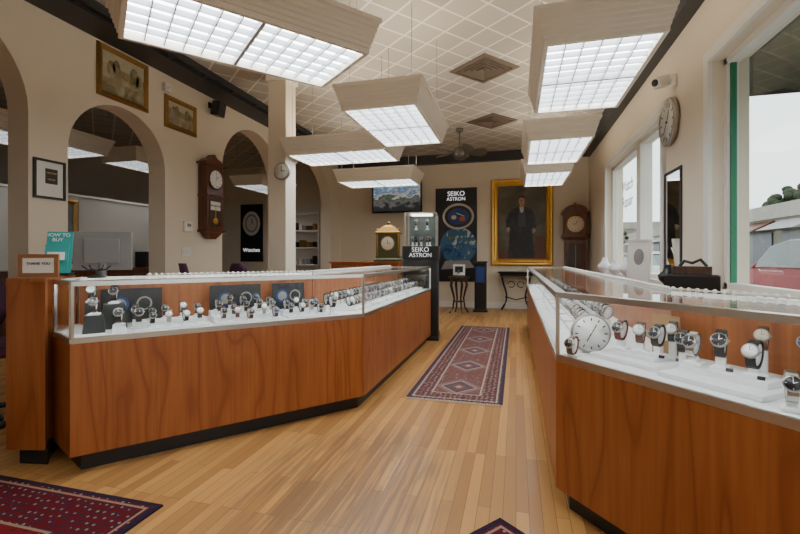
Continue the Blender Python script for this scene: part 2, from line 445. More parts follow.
b = B('counter_end_cabinet')
BP = [(-2.68, 1.70), (-2.465, 1.75), (-2.585, 1.85), (-2.75, 2.14), (-3.02, 2.26)]
b.prism(BP, 0.1, 1.015, CHERRY)
b.prism([(-2.67, 1.76), (-2.50, 1.79), (-2.60, 1.88), (-2.77, 2.12), (-2.98, 2.2)], 0, 0.1, KICK)
b.prism(BP, 1.015, 1.035, wood('cherry_top', (0.34, 0.1, 0.026), (0.24, 0.062, 0.015), (0.30, 0.082, 0.02)))
b.done(bevel=0.003)

def beads(pts, z, sp=0.036):
    b = B('bead_strip')
    for p, q in zip(pts[:-1], pts[1:]):
        L = math.hypot(q[0]-p[0], q[1]-p[1]); n = int(L/sp)
        for i in range(n):
            t = (i+0.5)/n
            b.ball((p[0]+(q[0]-p[0])*t, p[1]+(q[1]-p[1])*t, z+0.0105), 0.0105, WHITE, n=8, m=5)
        b.cyl((p[0], p[1], z+0.010), (q[0], q[1], z+0.010), 0.004, WHITE, n=6)
    b.done()
beads([(-2.45, 2.40), (-1.645, 3.29), (-1.645, 5.6)], 1.02)
beads([(1.22, 1.62), (0.705, 2.31), (0.705, 6.9)], 0.99)

# ------------------------------------------------------------------ watches
def watch(b, strap, dial, s=1.0, block=True, h=0.03, case=STEEL):
    old = b.M.copy()
    b.M = b.M @ Matrix.Scale(s, 4)
    if block:
        b.rects([(0.020, 0.022, 0), (0.020, 0.022, 0.006), (0.010, 0.010, 0.010), (0.010, 0.010, h)], CASEFLOOR)
    cz = h + 0.034
    b.M = b.M @ X4((0, 0, cz), rx=math.radians(-24))
    n = 16
    loops = []
    for i in range(n+1):
        a = 2*PI*i/n; cy, cz2 = math.cos(a), math.sin(a)
        w = 0.0105
        ro, ri = 1.0, 0.86
        loops.append([(-w, 0.024*cy*ro, 0.036*cz2*ro), (w, 0.024*cy*ro, 0.036*cz2*ro), (w, 0.024*cy*ri, 0.036*cz2*ri), (-w, 0.024*cy*ri, 0.036*cz2*ri)])
    b.loft(loops, strap, False, False)
    # white cuff inside the strap
    b.lathe([(0.017, -0.0085), (0.017, 0.0085)], CASEFLOOR, 14, L=Matrix.Rotation(PI/2, 4, 'Y') @ Matrix.Diagonal((1.6, 1.0, 1, 1)))
    R_ = Matrix.Rotation(PI/2, 4, 'X')
    b.lathe([(0.015, 0.020), (0.0185, 0.023), (0.0185, 0.029), (0.016, 0.032)], case, 18, L=R_)
    b.lathe([(0.0152, 0.0315), (0.0152, 0.0325)], dial, 18, L=R_)
    hm = BLACK if dial in (DIAL[0], DIAL[3]) else DIAL[0]
    b.box((0, -0.0332, 0.005), (0.0012, 0.0006, 0.010), hm); b.box((0.004, -0.0332, 0.002), (0.008, 0.0006, 0.0012), hm, ry=-0.4)
    for i in range(0, 12, 3):
        a = i*PI/6; b.box((0.0125*math.sin(a), -0.0330, 0.0125*math.cos(a)), (0.001, 0.0006, 0.003), hm, ry=a)
    b.cyl((0.018, -0.026, 0), (0.0215, -0.026, 0), 0.0025, case, n=6)
    b.M = old

def place(p0, d, n, t, s, z, rz=0, sc=1.0):
    return X4((p0[0]+d[0]*t+n[0]*s, p0[1]+d[1]*t+n[1]*s, z), rz, sc)

e, nn = (0.64, -0.77), (0.77, 0.64)
rzR = math.atan2(-0.77, 0.64)
zc = 0.701
def R(t, s, z=zc, rz=rzR): return place(RK, e, nn, t, s, z, rz)
b = B('display_riser'); b.box((0, 0, 0.009), (0.30, 0.17, 0.018), CASEFLOOR); b.box((0, 0.03, 0.026), (0.22, 0.09, 0.016), CASEFLOOR); b.done(R(0.22, 0.22), bevel=0.002)
b = B('display_riser'); b.box((0, 0, 0.009), (0.34, 0.20, 0.018), CASEFLOOR); b.box((0, 0.04, 0.03), (0.28, 0.1, 0.024), CASEFLOOR); b.done(R(0.58, 0.20), bevel=0.002)
b = B('display_riser'); b.box((0, 0, 0.02), (0.16, 0.14, 0.04), CASEFLOOR); b.box((0, 0.02, 0.05), (0.10, 0.08, 0.02), CASEFLOOR); b.done(R(0.93, 0.24), bevel=0.002)
for (t, s, zz, st, di, sc, h) in [(0.05, 0.05, 0.001, 1, 1, 1.25, 0.006), (0.14, 0.25, 0.035, 3, 1, 1.35, 0.03), (0.22, 0.27, 0.035, 1, 0, 1.35, 0.03), (0.30, 0.27, 0.035, 0, 1, 1.35, 0.03),
                          (0.27, 0.41, 0.001, 0, 0, 1.3, 0.06), (0.385, 0.30, 0.001, 0, 1, 1.3, 0.05), (0.46, 0.24, 0.043, 2, 1, 1.35, 0.02), (0.55, 0.25, 0.043, 0, 1, 1.45, 0.03), (0.66, 0.24, 0.043, 0, 0, 1.4, 0.02),
                          (0.60, 0.42, 0.001, 1, 3, 1.3, 0.08), (0.74, 0.40, 0.001, 0, 2, 1.3, 0.08), (0.90, 0.26, 0.061, 2, 1, 1.45, 0.02), (0.965, 0.25, 0.061, 2, 0, 1.4, 0.02), (0.82, 0.1, 0.001, 2, 1, 1.3, 0.02)]:
    b = B('wristwatch'); watch(b, LEATHER[st], DIAL[di], sc, h=h)
    b.box((0.03, -0.035, 0.006), (0.022, 0.002, 0.012), DIAL[0] if st else BLACK, rx=-0.4)
    b.done(R(t, s, zc+zz, rzR+random.uniform(0.1, 0.6)))
# desk clock
b = B('desk_clock')
Rx = Matrix.Rotation(PI/2, 4, 'X')
b.M = X4((0, 0, 0.092))
b.lathe([(0.081, 0.0), (0.090, 0.004), (0.090, 0.016), (0.081, 0.02)], GREY, 32, L=Rx)
b.lathe([(0.082, 0.019), (0.082, 0.0205)], DIAL[0], 32, L=Rx)
for i in range(12):
    a = i*PI/6; b.box((0.066*math.sin(a), -0.0212, 0.066*math.cos(a)), (0.005, 0.001, 0.014), BLACK, ry=a)
b.box((0.012, -0.0216, 0.02), (0.004, 0.001, 0.05), BLACK, ry=0.5); b.box((-0.01, -0.0216, -0.018), (0.005, 0.001, 0.04), BLACK, ry=0.5)
b.M = Matrix.Identity(4)
b.box((0, 0.03, 0.012), (0.07, 0.07, 0.024), STEEL, rx=0)
b.done(R(0.02, 0.19, zc, rzR+1.05))
b = B('brochure_card'); b.box((0, 0, 0.08), (0.16, 0.006, 0.16), DIAL[1]); b.box((0, -0.004, 0.08), (0.12, 0.002, 0.12), GREY); b.disc(0, 0.09, 0.04, 0.04, -0.006, DIAL[0]); b.done(R(0.80, 0.47))
b = B('brochure_card'); b.box((0, 0, 0.09), (0.13, 0.006, 0.18), M('oak_card', (0.35, 0.2, 0.09), 0.5)); b.disc(0, 0.1, 0.035, 0.035, -0.004, DIAL[3]); b.done(R(0.20, 0.47))

for i in range(11):
    y = 2.85+i*0.38
    b = B('watch_tray')
    b.box((0, 0, 0.012), (0.30, 0.28, 0.024), CASEFLOOR)
    for k in range(3):
        for j in range(2):
            b.M = X4((-0.1+0.1*k, -0.06+0.13*j, 0.024), random.uniform(-0.2, 0.2)); watch(b, random.choice(LW), random.choice(DW), 1.2, h=0.02+0.03*j)
    b.done(X4((0.45, y, zc), -PI/2), bevel=0)

# left case contents
d1 = (0.645, 0.764); n1 = (-0.764, 0.645); P0 = LF[1]; zl = 0.716; rzL = math.atan2(d1[1], d1[0])
def Lm(t, s, z=zl, rz=0): return place(P0, d1, n1, t, s, z, rzL+rz)
def tray(t, s, w, dpt, rows, cols, steps=0.028, sc=1.12):
    b = B('watch_tray')
    for r_ in range(rows):
        y0 = -dpt/2 + dpt*r_/rows
        b.bb(-w/2, w/2, y0, y0+dpt/rows, 0, 0.012+steps*r_, CASEFLOOR)
        for k in range(cols):
            b.M = X4((-w/2+w*(k+0.5)/cols+random.uniform(-0.008, 0.008), y0+dpt/rows/2, 0.012+steps*r_), random.uniform(-0.35, 0.15))
            watch(b, random.choice(LW), random.choice(DW), sc, h=random.choice([0.005, 0.02, 0.03]))
            b.M = Matrix.Identity(4)
    b.done(Lm(t, s))
tray(0.52, 0.22, 0.36, 0.24, 2, 4)
tray(0.96, 0.22, 0.44, 0.26, 3, 5)
tray(1.37, 0.22, 0.30, 0.24, 2, 4)
for (t, s, hgt, w, d_) in [(0.10, 0.22, 0.10, 0.11, 1), (0.20, 0.34, 0.15, 0.13, 1), (0.22, 0.13, 0.04, 0.08, 1), (0.09, 0.38, 0.16, 0.09, 0)]:
    b = B('watch_pedestal'); b.rects([(w/2, w/2, 0), (w/2-0.01, w/2-0.01, hgt)], CASEFLOOR if s < 0.15 else BLACK)
    b.M = X4((0, 0, hgt), -0.2); watch(b, LEATHER[0], DIAL[d_], 1.4, h=0.012); b.done(Lm(t, s), bevel=0.002)
for (t, s) in [(0.315, 0.12), (0.305, 0.26), (1.57, 0.14), (1.60, 0.30)]:
    b = B('wristwatch'); watch(b, LEATHER[0], DIAL[1], 1.35, h=0.04); b.done(Lm(t, s))
POSTER = M('poster_black', (0.012, 0.013, 0.018), 0.35)
for (t, w) in [(0.30, 0.34), (0.95, 0.36), (1.35, 0.26)]:
    b = B('backdrop_card')
    b.box((0, 0, 0.12), (w, 0.008, 0.22), POSTER); b.disc(-w*0.2, 0.13, 0.05, 0.05, -0.006, DIAL[2]); b.disc(-w*0.2, 0.13, 0.035, 0.035, -0.007, STEEL); b.disc(w*0.2, 0.13, 0.045, 0.045, -0.006, STEEL); b.disc(w*0.2, 0.13, 0.035, 0.035, -0.007, DIAL[1])
    b.done(Lm(t, 0.47))
for i in range(6):
    b = B('watch_tray')
    b.box((0, 0, 0.012), (0.36, 0.32, 0.024), CASEFLOOR)
    for k in range(4):
        for j in range(2):
            b.M = X4((-0.13+0.087*k, -0.07+0.14*j, 0.024), random.uniform(-0.6, 0.0)); watch(b, random.choice(LW), random.choice(DW), 1.2, h=0.01+0.03*j)
    b.done(X4((-1.38, 3.40+i*0.42, zl), PI/2))

# ------------------------------------------------------------------ kiosk
b = B('watch_display_kiosk')
b.rects([(0.25, 0.23, 0), (0.25, 0.23, 0.05), (0.235, 0.215, 0.06), (0.235, 0.215, 1.12), (0.25, 0.23, 1.13), (0.25, 0.23, 1.30)], BLACK)
for sx in (-1, 1):
    b.bb(sx*0.24-0.008, sx*0.24+0.008, -0.222, -0.206, 0.06, 1.12, DARK)
for sx in (-1, 1):
    for sy in (-1, 1):
        b.box((sx*0.215, sy*0.195, 1.53), (0.012, 0.012, 0.46), ALU)
b.bb(-0.22, 0.22, -0.2, 0.2, 1.755, 1.77, ALU)
for sy in (-1, 1): b.bb(-0.21, 0.21, sy*0.195-0.002, sy*0.195+0.002, 1.305, 1.755, GLASS)
for sx in (-1, 1): b.bb(sx*0.215-0.002, sx*0.215+0.002, -0.19, 0.19, 1.305, 1.755, GLASS)
b.bb(-0.2, 0.2, 0.185, 0.19, 1.31, 1.75, M('kiosk_backing', (0.10, 0.12, 0.12), 0.4))
b.bb(-0.17, 0.17, -0.15, 0.16, 1.53, 1.536, GLASS)
b.bb(-0.15, 0.15, -0.1, 0.1, 1.742, 1.75, emis('kiosk_led', (1, 0.97, 0.9), 5))
for (x, y, z) in [(-0.12, -0.08, 1.30), (0.0, -0.08, 1.30), (0.12, -0.08, 1.30), (-0.08, 0.05, 1.30), (0.07, 0.05, 1.30), (-0.08, -0.02, 1.536), (0.08, -0.02, 1.536)]:
    b.M = X4((x, y, z)); watch(b, random.choice(LEATHER[:3]), DIAL[1], 1.25, h=0.05)
b.M = Matrix.Identity(4)
k = b.done(X4((-1.30, 6.02, 0), 0.12), bevel=0.003)
WT = emis('sign_white', (1, 1, 1), 0.9)
text('SEIKO', 0.09, (0, -0.233, 1.25), 0, WT, k); text('ASTRON', 0.08, (0, -0.233, 1.175), 0, WT, k)
text('GPS SOLAR', 0.04, (0, -0.218, 0.9), 0, GREY, k)

# ------------------------------------------------------------------ rugs
MAUVE = rug_mat('runner_pattern', 0.385, 1.9, (0.18, 0.065, 0.055), (0.25, 0.15, 0.13), (0.075, 0.045, 0.055), (0.24, 0.09, 0.075), (0.50, 0.40, 0.32), (0.03, 0.032, 0.07), 0.76)
REDA = dict(field=(0.22, 0.010, 0.014), field2=(0.13, 0.010, 0.016), border=(0.14, 0.006, 0.010), border2=(0.03, 0.022, 0.045), cream=(0.42, 0.27, 0.19), navy=(0.015, 0.015, 0.04))
RED = rug_mat('red_rug_pattern', 1.0, 1.25, period=1.2, **REDA)
FRINGE = M('fringe', (0.5, 0.42, 0.33), 0.9)
def rug(name, hx, hy, mat, cx, cy, rz, fr=True):
    b = B(name)
    b.rects([(hx, hy, 0), (hx, hy, 0.007), (hx-0.004, hy-0.004, 0.010)], mat)
    if fr:
        n = int(hx*2/0.012)
        for sy in (-1, 1):
            for i in range(n):
                x = -hx+2*hx*(i+0.5)/n
                b.box((x+random.uniform(-.002, .002), sy*(hy+0.018), 0.0035), (0.006, 0.04, 0.004), FRINGE, rz=random.uniform(-0.2, 0.2))
    b.done(X4((cx, cy, 0.001), rz))
rug('runner_rug', 0.385, 1.88, MAUVE, -0.485, 5.30, 0)
rug('area_rug', 1.0, 1.25, RED, -2.57, 0.38, 0, False)
rr = math.atan2(-0.63, 0.77)
cxr, cyr = -0.068 + 0.77*0.45 - 0.63*0.7, 1.93 - 0.63*0.45 - 0.77*0.7
rug('accent_rug', 0.45, 0.7, rug_mat('accent_pattern', 0.45, 0.7, period=0.6, **REDA), cxr, cyr, rr, False)

# ------------------------------------------------------------------ back wall
def art_mat(name, c1, c2, c3, sc=3):
    g = G(name)
    nz = g.n('ShaderNodeTexNoise', Vector=g.co(), Scale=sc, Detail=5.0, Distortion=1.0)
    return g.bsdf(g.ramp(nz.outputs['Fac'], [(0.3, c1), (0.5, c2), (0.7, c3)]), 0.4)
b = B('portrait_painting')
w, h = 1.02, 1.62
b.frame(w, h, [(0, 0.0), (0, 0.03), (0.02, 0.045), (0.035, 0.03), (0.06, 0.04), (0.09, 0.085), (0.12, 0.09), (0.14, 0.06), (0.15, 0.05), (0.155, 0.0)], GOLD)
for sx in (-1, 1):
    for sz in (-1, 1):
        b.ball((sx*(w/2+0.07), -0.07, sz*(h/2+0.07)), 0.055, GOLD, (1, 0.5, 1))
        for k_ in range(4):
            b.ball((sx*(w/2+0.07-0.06*k_-0.06), -0.075, sz*(h/2+0.08)), 0.028-0.004*k_, GOLD, (1.3, .5, .8), n=8, m=6)
            b.ball((sx*(w/2+0.08), -0.075, sz*(h/2+0.07-0.06*k_-0.06)), 0.028-0.004*k_, GOLD, (.8, .5, 1.3), n=8, m=6)
for i in range(26):
    for sz in (-1, 1): b.ball((-w/2+w*i/25, -0.045, sz*(h/2+0.02)), 0.011, GOLD, n=6, m=4)
for i in range(40):
    for sx in (-1, 1): b.ball((sx*(w/2+0.02), -0.045, -h/2+h*i/39), 0.011, GOLD, n=6, m=4)
CANV = art_mat('canvas_umber', (0.05, 0.042, 0.024), (0.10, 0.085, 0.05), (0.17, 0.14, 0.085), 2)
SKIN = art_mat('painted_skin', (0.34, 0.17, 0.10), (0.45, 0.25, 0.16), (0.5, 0.3, 0.2), 20)
COAT = art_mat('painted_coat', (0.006, 0.006, 0.008), (0.012, 0.012, 0.016), (0.04, 0.04, 0.045), 5)
HAIR = M('painted_hair', (0.04, 0.025, 0.015)); PWH = M('painted_linen', (0.5, 0.47, 0.4)); VEST = M('painted_vest', (0.05, 0.05, 0.06)); PLT = M('painted_drapery', (0.13, 0.04, 0.02))
b.box((0, -0.01, 0), (w, 0.01, h), CANV)
y = -0.017
b.face([(-0.51, -0.81), (0.51, -0.81), (0.51, -0.62), (-0.51, -0.66)], y, PLT)
b.face([(0.28, -0.3), (0.51, -0.32), (0.51, -0.63), (0.3, -0.62)], y, PLT)
b.face([(-0.30, -0.79), (-0.27, -0.45), (-0.25, -0.1), (-0.33, -0.12), (-0.34, 0.05), (-0.27, 0.22), (-0.20, 0.29), (-0.07, 0.34), (0.07, 0.34), (0.20, 0.28), (0.27, 0.16), (0.32, -0.02), (0.30, -0.14), (0.22, -0.13), (0.25, -0.45), (0.27, -0.79)], y-0.001, COAT)
b.face([(-0.08, -0.1), (-0.07, 0.2), (-0.03, 0.33), (0.04, 0.33), (0.08, 0.2), (0.09, -0.1)], y-0.002, VEST)
b.face([(-0.035, 0.24), (-0.05, 0.34), (0.05, 0.34), (0.04, 0.24), (0.0, 0.20)], y-0.003, PWH)
b.face([(-0.035, 0.33), (0.035, 0.33), (0.035, 0.40), (-0.035, 0.40)], y-0.0035, SKIN)
b.disc(0, 0.49, 0.088, 0.118, y-0.004, HAIR); b.disc(0.002, 0.468, 0.070, 0.098, y-0.005, SKIN)
b.face([(-0.07, 0.52), (-0.04, 0.57), (0.05, 0.57), (0.07, 0.52), (0.0, 0.545)], y-0.006, HAIR)
for sx in (-1, 1):
    b.disc(sx*0.027, 0.482, 0.011, 0.006, y-0.006, HAIR, 12); b.box((sx*0.027, y-0.006, 0.498), (0.028, 0.001, 0.005), HAIR)
b.face([(-0.004, 0.48), (0.006, 0.48), (0.013, 0.448), (-0.009, 0.448)], y-0.006, PLT); b.disc(0, 0.425, 0.02, 0.006, y-0.006, PLT, 12)
def hand(cx, cz, ang):
    c, s_ = math.cos(ang), math.sin(ang)
    def t(p): return (cx+p[0]*c-p[1]*s_, cz+p[0]*s_+p[1]*c)
    b.face([t(p) for p in [(-0.028, 0.04), (0.028, 0.04), (0.032, -0.02), (-0.03, -0.02)]], y-0.006, SKIN)
    for k_, L_ in enumerate([0.04, 0.048, 0.045, 0.035]):
        x_ = -0.024+0.016*k_
        b.face([t(p) for p in [(x_-0.0065, -0.018), (x_+0.0065, -0.018), (x_+0.006, -0.018-L_), (x_-0.006, -0.018-L_)]], y-0.006, SKIN)
    b.face([t(p) for p in [(0.026, 0.02), (0.045, -0.005), (0.04, -0.03), (0.028, -0.005)]], y-0.006, SKIN)
hand(-0.29, -0.16, 0.1); hand(0.26, -0.18, -0.2)
b.face([(-0.32, -0.13), (-0.25, -0.11), (-0.25, -0.13), (-0.32, -0.15)], y-0.007, PWH)
b.done(X4((0.12, YB-0.002, 1.92)))

# watch poster
b = B('watch_poster')
b.box((0, -0.015, 0), (0.95, 0.03, 2.15), POSTER)
g = G('earth'); v = g.co()
nz = g.n('ShaderNodeTexNoise', Vector=v, Scale=5.0, Detail=6.0, Distortion=1.2)
EARTH = g.bsdf(g.ramp(nz.outputs['Fac'], [(0.3, (0.01, 0.04, 0.14)), (0.47, (0.03, 0.14, 0.32)), (0.55, (0.05, 0.12, 0.08)), (0.62, (0.5, 0.6, 0.7))]), 0.4)
b.disc(0.05, -0.25, 0.42, 0.42, -0.032, EARTH, 40)
b.disc(0.05, 0.42, 0.36, 0.30, -0.033, STEEL, 40); b.disc(0.05, 0.42, 0.31, 0.25, -0.034, DIAL[1], 40); b.disc(0.05, 0.42, 0.24, 0.19, -0.035, DIAL[2], 40)
b.disc(0.14, 0.36, 0.07, 0.055, -0.036, M('amber', (0.5, 0.12, 0.03)), 20); b.disc(-0.05, 0.40, 0.06, 0.05, -0.036, DIAL[3], 20)
b.box((0.1, -0.037, 0.46), (0.2, 0.001, 0.012), DIAL[0], ry=0.4)
b.face([(-0.25, -0.6), (0.3, -0.58), (0.42, -0.75), (-0.35, -0.8)], -0.033, GREY)
p = b.done(X4((-1.33, YB-0.002, 1.66)))
text('SEIKO', 0.15, (0, -0.034, 0.94), 0, WT, p); text('ASTRON', 0.11, (0, -0.034, 0.82), 0, WT, p)

# grandfather clock
b = B('grandfather_clock')
b.rects([(0.27, 0.17, 0), (0.27, 0.17, 0.10), (0.25, 0.15, 0.13), (0.25, 0.15, 0.48), (0.21, 0.12, 0.54)], MAHOG)
b.bb(-0.20, 0.20, -0.11, 0.12, 0.54, 1.50, MAHOG)
b.rects([(0.2, 0.12, 1.50), (0.26, 0.16, 1.56), (0.26, 0.16, 1.60)], MAHOG)
b.bb(-0.23, 0.23, -0.13, 0.13, 1.60, 2.04, MAHOG)
b.loft([[(-0.26, yy, 2.04), (0.26, yy, 2.04), (0.26, yy, 2.08)] + [(0.24*math.cos(a*PI/10), yy, 2.08+0.16*math.sin(a*PI/10)) for a in range(11)] + [(-0.26, yy, 2.08)] for yy in (-0.16, 0.14)], MAHOG)
b.ball((0, -0.02, 2.27), 0.035, GOLD)
for sx in (-1, 1):
    b.cyl((sx*0.215, -0.145, 1.60), (sx*0.215, -0.145, 2.04), 0.016, MAHOG); b.ball((sx*0.22, -0.02, 2.12), 0.03, GOLD)
b.lathe([(0.165, 0.131), (0.17, 0.138), (0.155, 0.142)], GOLD, 28, c=(0, 0, 1.83), L=Rx); b.lathe([(0.15, 0.13), (0.15, 0.144)], DIAL[3], 28, c=(0, 0, 1.83), L=Rx)
for i in range(12):
    a = i*PI/6; b.box((0.125*math.sin(a), -0.145, 1.83+0.125*math.cos(a)), (0.008, 0.002, 0.03), BLACK, ry=a)
b.box((0.02, -0.147, 1.87), (0.008, 0.002, 0.10), BLACK, ry=0.4); b.box((-0.03, -0.147, 1.83), (0.07, 0.002, 0.009), BLACK)
b.M = X4((0, 0, 1.02)); b.frame(0.22, 0.78, [(0, 0.11), (0, 0.125), (0.03, 0.125), (0.035, 0.11)], DWOOD); b.M = Matrix.Identity(4)
b.bb(-0.11, 0.11, -0.115, -0.112, 0.63, 1.41, DWOOD)
b.cyl((0, -0.122, 1.4), (0, -0.122, 0.85), 0.004, GOLD); b.lathe([(0.06, 0.12), (0.06, 0.128)], GOLD, 20, c=(0, 0, 0.82), L=Rx)
b.done(X4((1.19, 9.66, 0)), bevel=0.003)

IRON = M('wrought_iron', (0.02, 0.018, 0.017), 0.4, 0.5)
b = B('console_table')
b.rects([(0.36, 0.15, 0.80), (0.38, 0.17, 0.81), (0.38, 0.17, 0.83)], IRON)
b.bb(-0.34, 0.34, -0.13, 0.13, 0.74, 0.80, IRON)
for sx in (-1, 1):
    for sy in (-1, 1):
        pts = []
        for i in range(15):
            t = i/14; pts.append((sx*(0.30-0.09*math.sin(t*PI*1.0)+0.03*math.sin(t*2*PI)), sy*0.11, 0.75*(1-t)+0.012))
        b.tube(pts, 0.016, IRON, 8); b.ball((sx*0.30, sy*0.11, 0.014), 0.02, IRON, (1, 1, .65))
    b.tube([(sx*(0.10+0.07*math.cos(a*PI/8)), 0.11, 0.55+0.07*math.sin(a*PI/8)) for a in range(15)], 0.010, IRON, 6)
b.tube([(-0.22, 0, 0.28), (0, 0, 0.22), (0.22, 0, 0.28)], 0.012, IRON)
for sx in (-1, 1): b.tube([(sx*0.22, -0.11, 0.28), (sx*0.22, 0.11, 0.28)], 0.011, IRON)
b.done(X4((0.0, 9.68, 0)))
b = B('pedestal_table')
b.lathe([(0.2, 0.72), (0.22, 0.73), (0.22, 0.75), (0.2, 0.76)], DWOOD, 24)
b.lathe([(0.17, 0.66), (0.18, 0.72)], DWOOD, 24)
for i in range(4):
    a = i*PI/2+0.5
    b.tube([(0.15*math.cos(a), 0.15*math.sin(a), 0.68), (0.17*math.cos(a), 0.17*math.sin(a), 0.58), (0.10*math.cos(a), 0.10*math.sin(a), 0.32), (0.13*math.cos(a), 0.13*math.sin(a), 0.12), (0.2*math.cos(a), 0.2*math.sin(a), 0.016)], [0.024, 0.028, 0.018, 0.016, 0.016], DWOOD)
b.lathe([(0.11, 0.24), (0.13, 0.25), (0.11, 0.26)], DWOOD, 16)
b.done(X4((-1.12, 8.75, 0)))
b = B('watch_display_stand'); b.box((0, 0, 0.01), (0.22, 0.16, 0.02), BLACK); b.box((0, 0.03, 0.13), (0.24, 0.03, 0.22), PAPER, rx=-0.15); b.box((0, 0.012, 0.14), (0.16, 0.02, 0.12), BLACK, rx=-0.15)
b.M = X4((0, -0.04, 0.02)); watch(b, STEEL, DIAL[1], 1.2, h=0.02); b.done(X4((-1.12, 8.75, 0.76)))
b = B('brochure_tower'); b.rects([(0.15, 0.13, 0), (0.15, 0.13, 0.04), (0.12, 0.10, 0.05), (0.12, 0.10, 1.02), (0.14, 0.12, 1.03), (0.14, 0.12, 1.06)], BLACK)
b.bb(-0.09, 0.09, -0.108, -0.10, 0.62, 0.95, DIAL[2]); b.done(X4((-0.72, 9.2, 0)), bevel=0.003)

# television
b = B('wall_television')
g = G('tv_picture'); nz = g.n('ShaderNodeTexNoise', Vector=g.co(scale=(1, 1, 1.6)), Scale=5.0, Detail=5.0)
sz_ = g.n('ShaderNodeSeparateXYZ', Vector=g.co())
f_ = g.math('ADD', g.math('MULTIPLY', nz.outputs['Fac'], 0.7), g.math('ADD', g.math('MULTIPLY', sz_.outputs[2], 0.9), 0.12))
em = g.n('ShaderNodeEmission', Color=g.ramp(f_, [(0.25, (0.02, 0.02, 0.02)), (0.38, (0.10, 0.09, 0.08)), (0.46, (0.03, 0.05, 0.03)), (0.52, (0.3, 0.28, 0.25)), (0.6, (0.06, 0.10, 0.16)), (0.75, (0.25, 0.35, 0.45))]), Strength=1.2)
g.nt.links.new(em.outputs[0], g.out.inputs[0]); TVM = g.mat
b.box((0, 0, 0), (1.20, 0.05, 0.72), BLACK); b.box((0, -0.026, 0), (1.13, 0.004, 0.64), TVM)
b.box((0, 0.12, 0), (0.12, 0.20, 0.12), DARK); b.box((0, 0.235, 0), (0.3, 0.03, 0.3), DARK)
b.done(X4((-2.68, YB-0.253, 2.54), 0), bevel=0.004)

# ceiling fan
FANM = M('fan_pewter', (0.20, 0.19, 0.17), 0.35, 0.8)
b = B('ceiling_fan')
b.lathe([(0.05, -0.02), (0.07, -0.0), (0.07, 0.04)], FANM, 16, c=(0, 0, 0.38)); b.cyl((0, 0, 0.05), (0, 0, 0.40), 0.014, FANM)
b.lathe([(0.03, -0.14), (0.09, -0.12), (0.12, -0.06), (0.12, 0.0), (0.09, 0.06), (0.03, 0.09)], FANM, 20)
for i in range(5):
    a = i*2*PI/5+0.2
    b.M = X4((0, 0, -0.02), a)
    b.box((0.15, 0, 0), (0.1, 0.03, 0.008), FANM)
    b.loft([[(x, -w_, w_*0.45), (x, w_, -w_*0.45), (x, w_, -w_*0.45+0.01), (x, -w_, w_*0.45+0.01)] for x, w_ in [(0.18, 0.05), (0.27, 0.085), (0.40, 0.10), (0.46, 0.08), (0.50, 0.04)]], FANM)
b.M = Matrix.Identity(4)
b.done(X4((-1.00, 7.9, H-0.42)))

# ------------------------------------------------------------------ left wall items
def wallL(y, z, off=0.001): return X4((XL+off, y, z), PI/2)
def wallR(y, z, off=0.001): return X4((XR-off, y, z), -PI/2)
LAND1 = art_mat('landscape_ochre', (0.13, 0.09, 0.045), (0.33, 0.26, 0.13), (0.5, 0.45, 0.32), 4)
LAND2 = art_mat('landscape_green', (0.09, 0.085, 0.04), (0.26, 0.22, 0.12), (0.42, 0.37, 0.27), 6)
PSKY = M('painted_sky', (0.46, 0.42, 0.30), scale=9, var=0.2)
for (y_, z_, w, h, lm) in [(3.80, 3.12, 0.52, 0.43, LAND1), (4.64, 2.97, 0.42, 0.28, LAND2)]:
    b = B('framed_landscape')
    b.frame(w, h, [(0, 0), (0, 0.015), (0.02, 0.03), (0.045, 0.035), (0.06, 0.02), (0.06, 0)], GOLDD)
    b.box((0, -0.005, 0), (w, 0.01, h), lm)
    b.face([(-w/2, -h/2), (w/2, -h/2), (w/2, -h*0.12), (w*0.2, -h*0.2), (-w*0.1, -h*0.05), (-w/2, -h*0.15)], -0.012, LAND2)
    b.face([(-w/2, h*0.2), (w/2, h*0.15), (w/2, h/2), (-w/2, h/2)], -0.0125, PSKY)
    for (cx_, cz_, rx_, rz_) in [(-0.3, 0.1, 0.10, 0.22), (-0.18, 0.18, 0.09, 0.2), (0.25, 0.12, 0.12, 0.26), (0.38, 0.05, 0.09, 0.2), (0.02, 0.0, 0.06, 0.1)]:
        b.disc(w*cx_, h*cz_, w*rx_, h*rz_, -0.0132, LAND2, 12)
    b.face([(-w*0.05, -h*0.18), (w*0.15, -h*0.18), (w*0.15, h*0.02), (w*0.05, h*0.12), (-w*0.05, h*0.02)], -0.0138, LAND1)
    b.done(wallL(y_, z_))
b = B('framed_certificate')
b.frame(0.24, 0.32, [(0, 0), (0, 0.02), (0.022, 0.02), (0.022, 0)], BLACK); b.box((0, -0.005, 0), (0.24, 0.01, 0.32), PAPER); b.bb(-0.04, 0.07, -0.012, -0.01, -0.04, 0.10, DARK)
o = b.done(wallL(3.015, 1.87)); text('CERTIFIED', 0.02, (0.015, -0.013, 0.06), 0, GOLD, o); text('DEALER', 0.02, (0.015, -0.013, 0.0), 0, GOLD, o)
b = B('thermostat'); b.rects([(0.075, 0.07, 0), (0.075, 0.07, 0.02), (0.065, 0.06, 0.03)], WHITE); b.box((0, 0.02, 0.031), (0.07, 0.04, 0.002), GREY)
b.done(wallL(4.76, 1.55) @ Matrix.Rotation(PI/2, 4, 'X'))
b = B('light_switch'); b.rects([(0.085, 0.06, 0), (0.083, 0.058, 0.007)], WHITE)
for i in range(3): b.box((-0.05+0.05*i, 0, 0.01), (0.02, 0.045, 0.008), PAPER)
b.done(wallL(4.74, 1.22) @ Matrix.Rotation(PI/2, 4, 'X'))
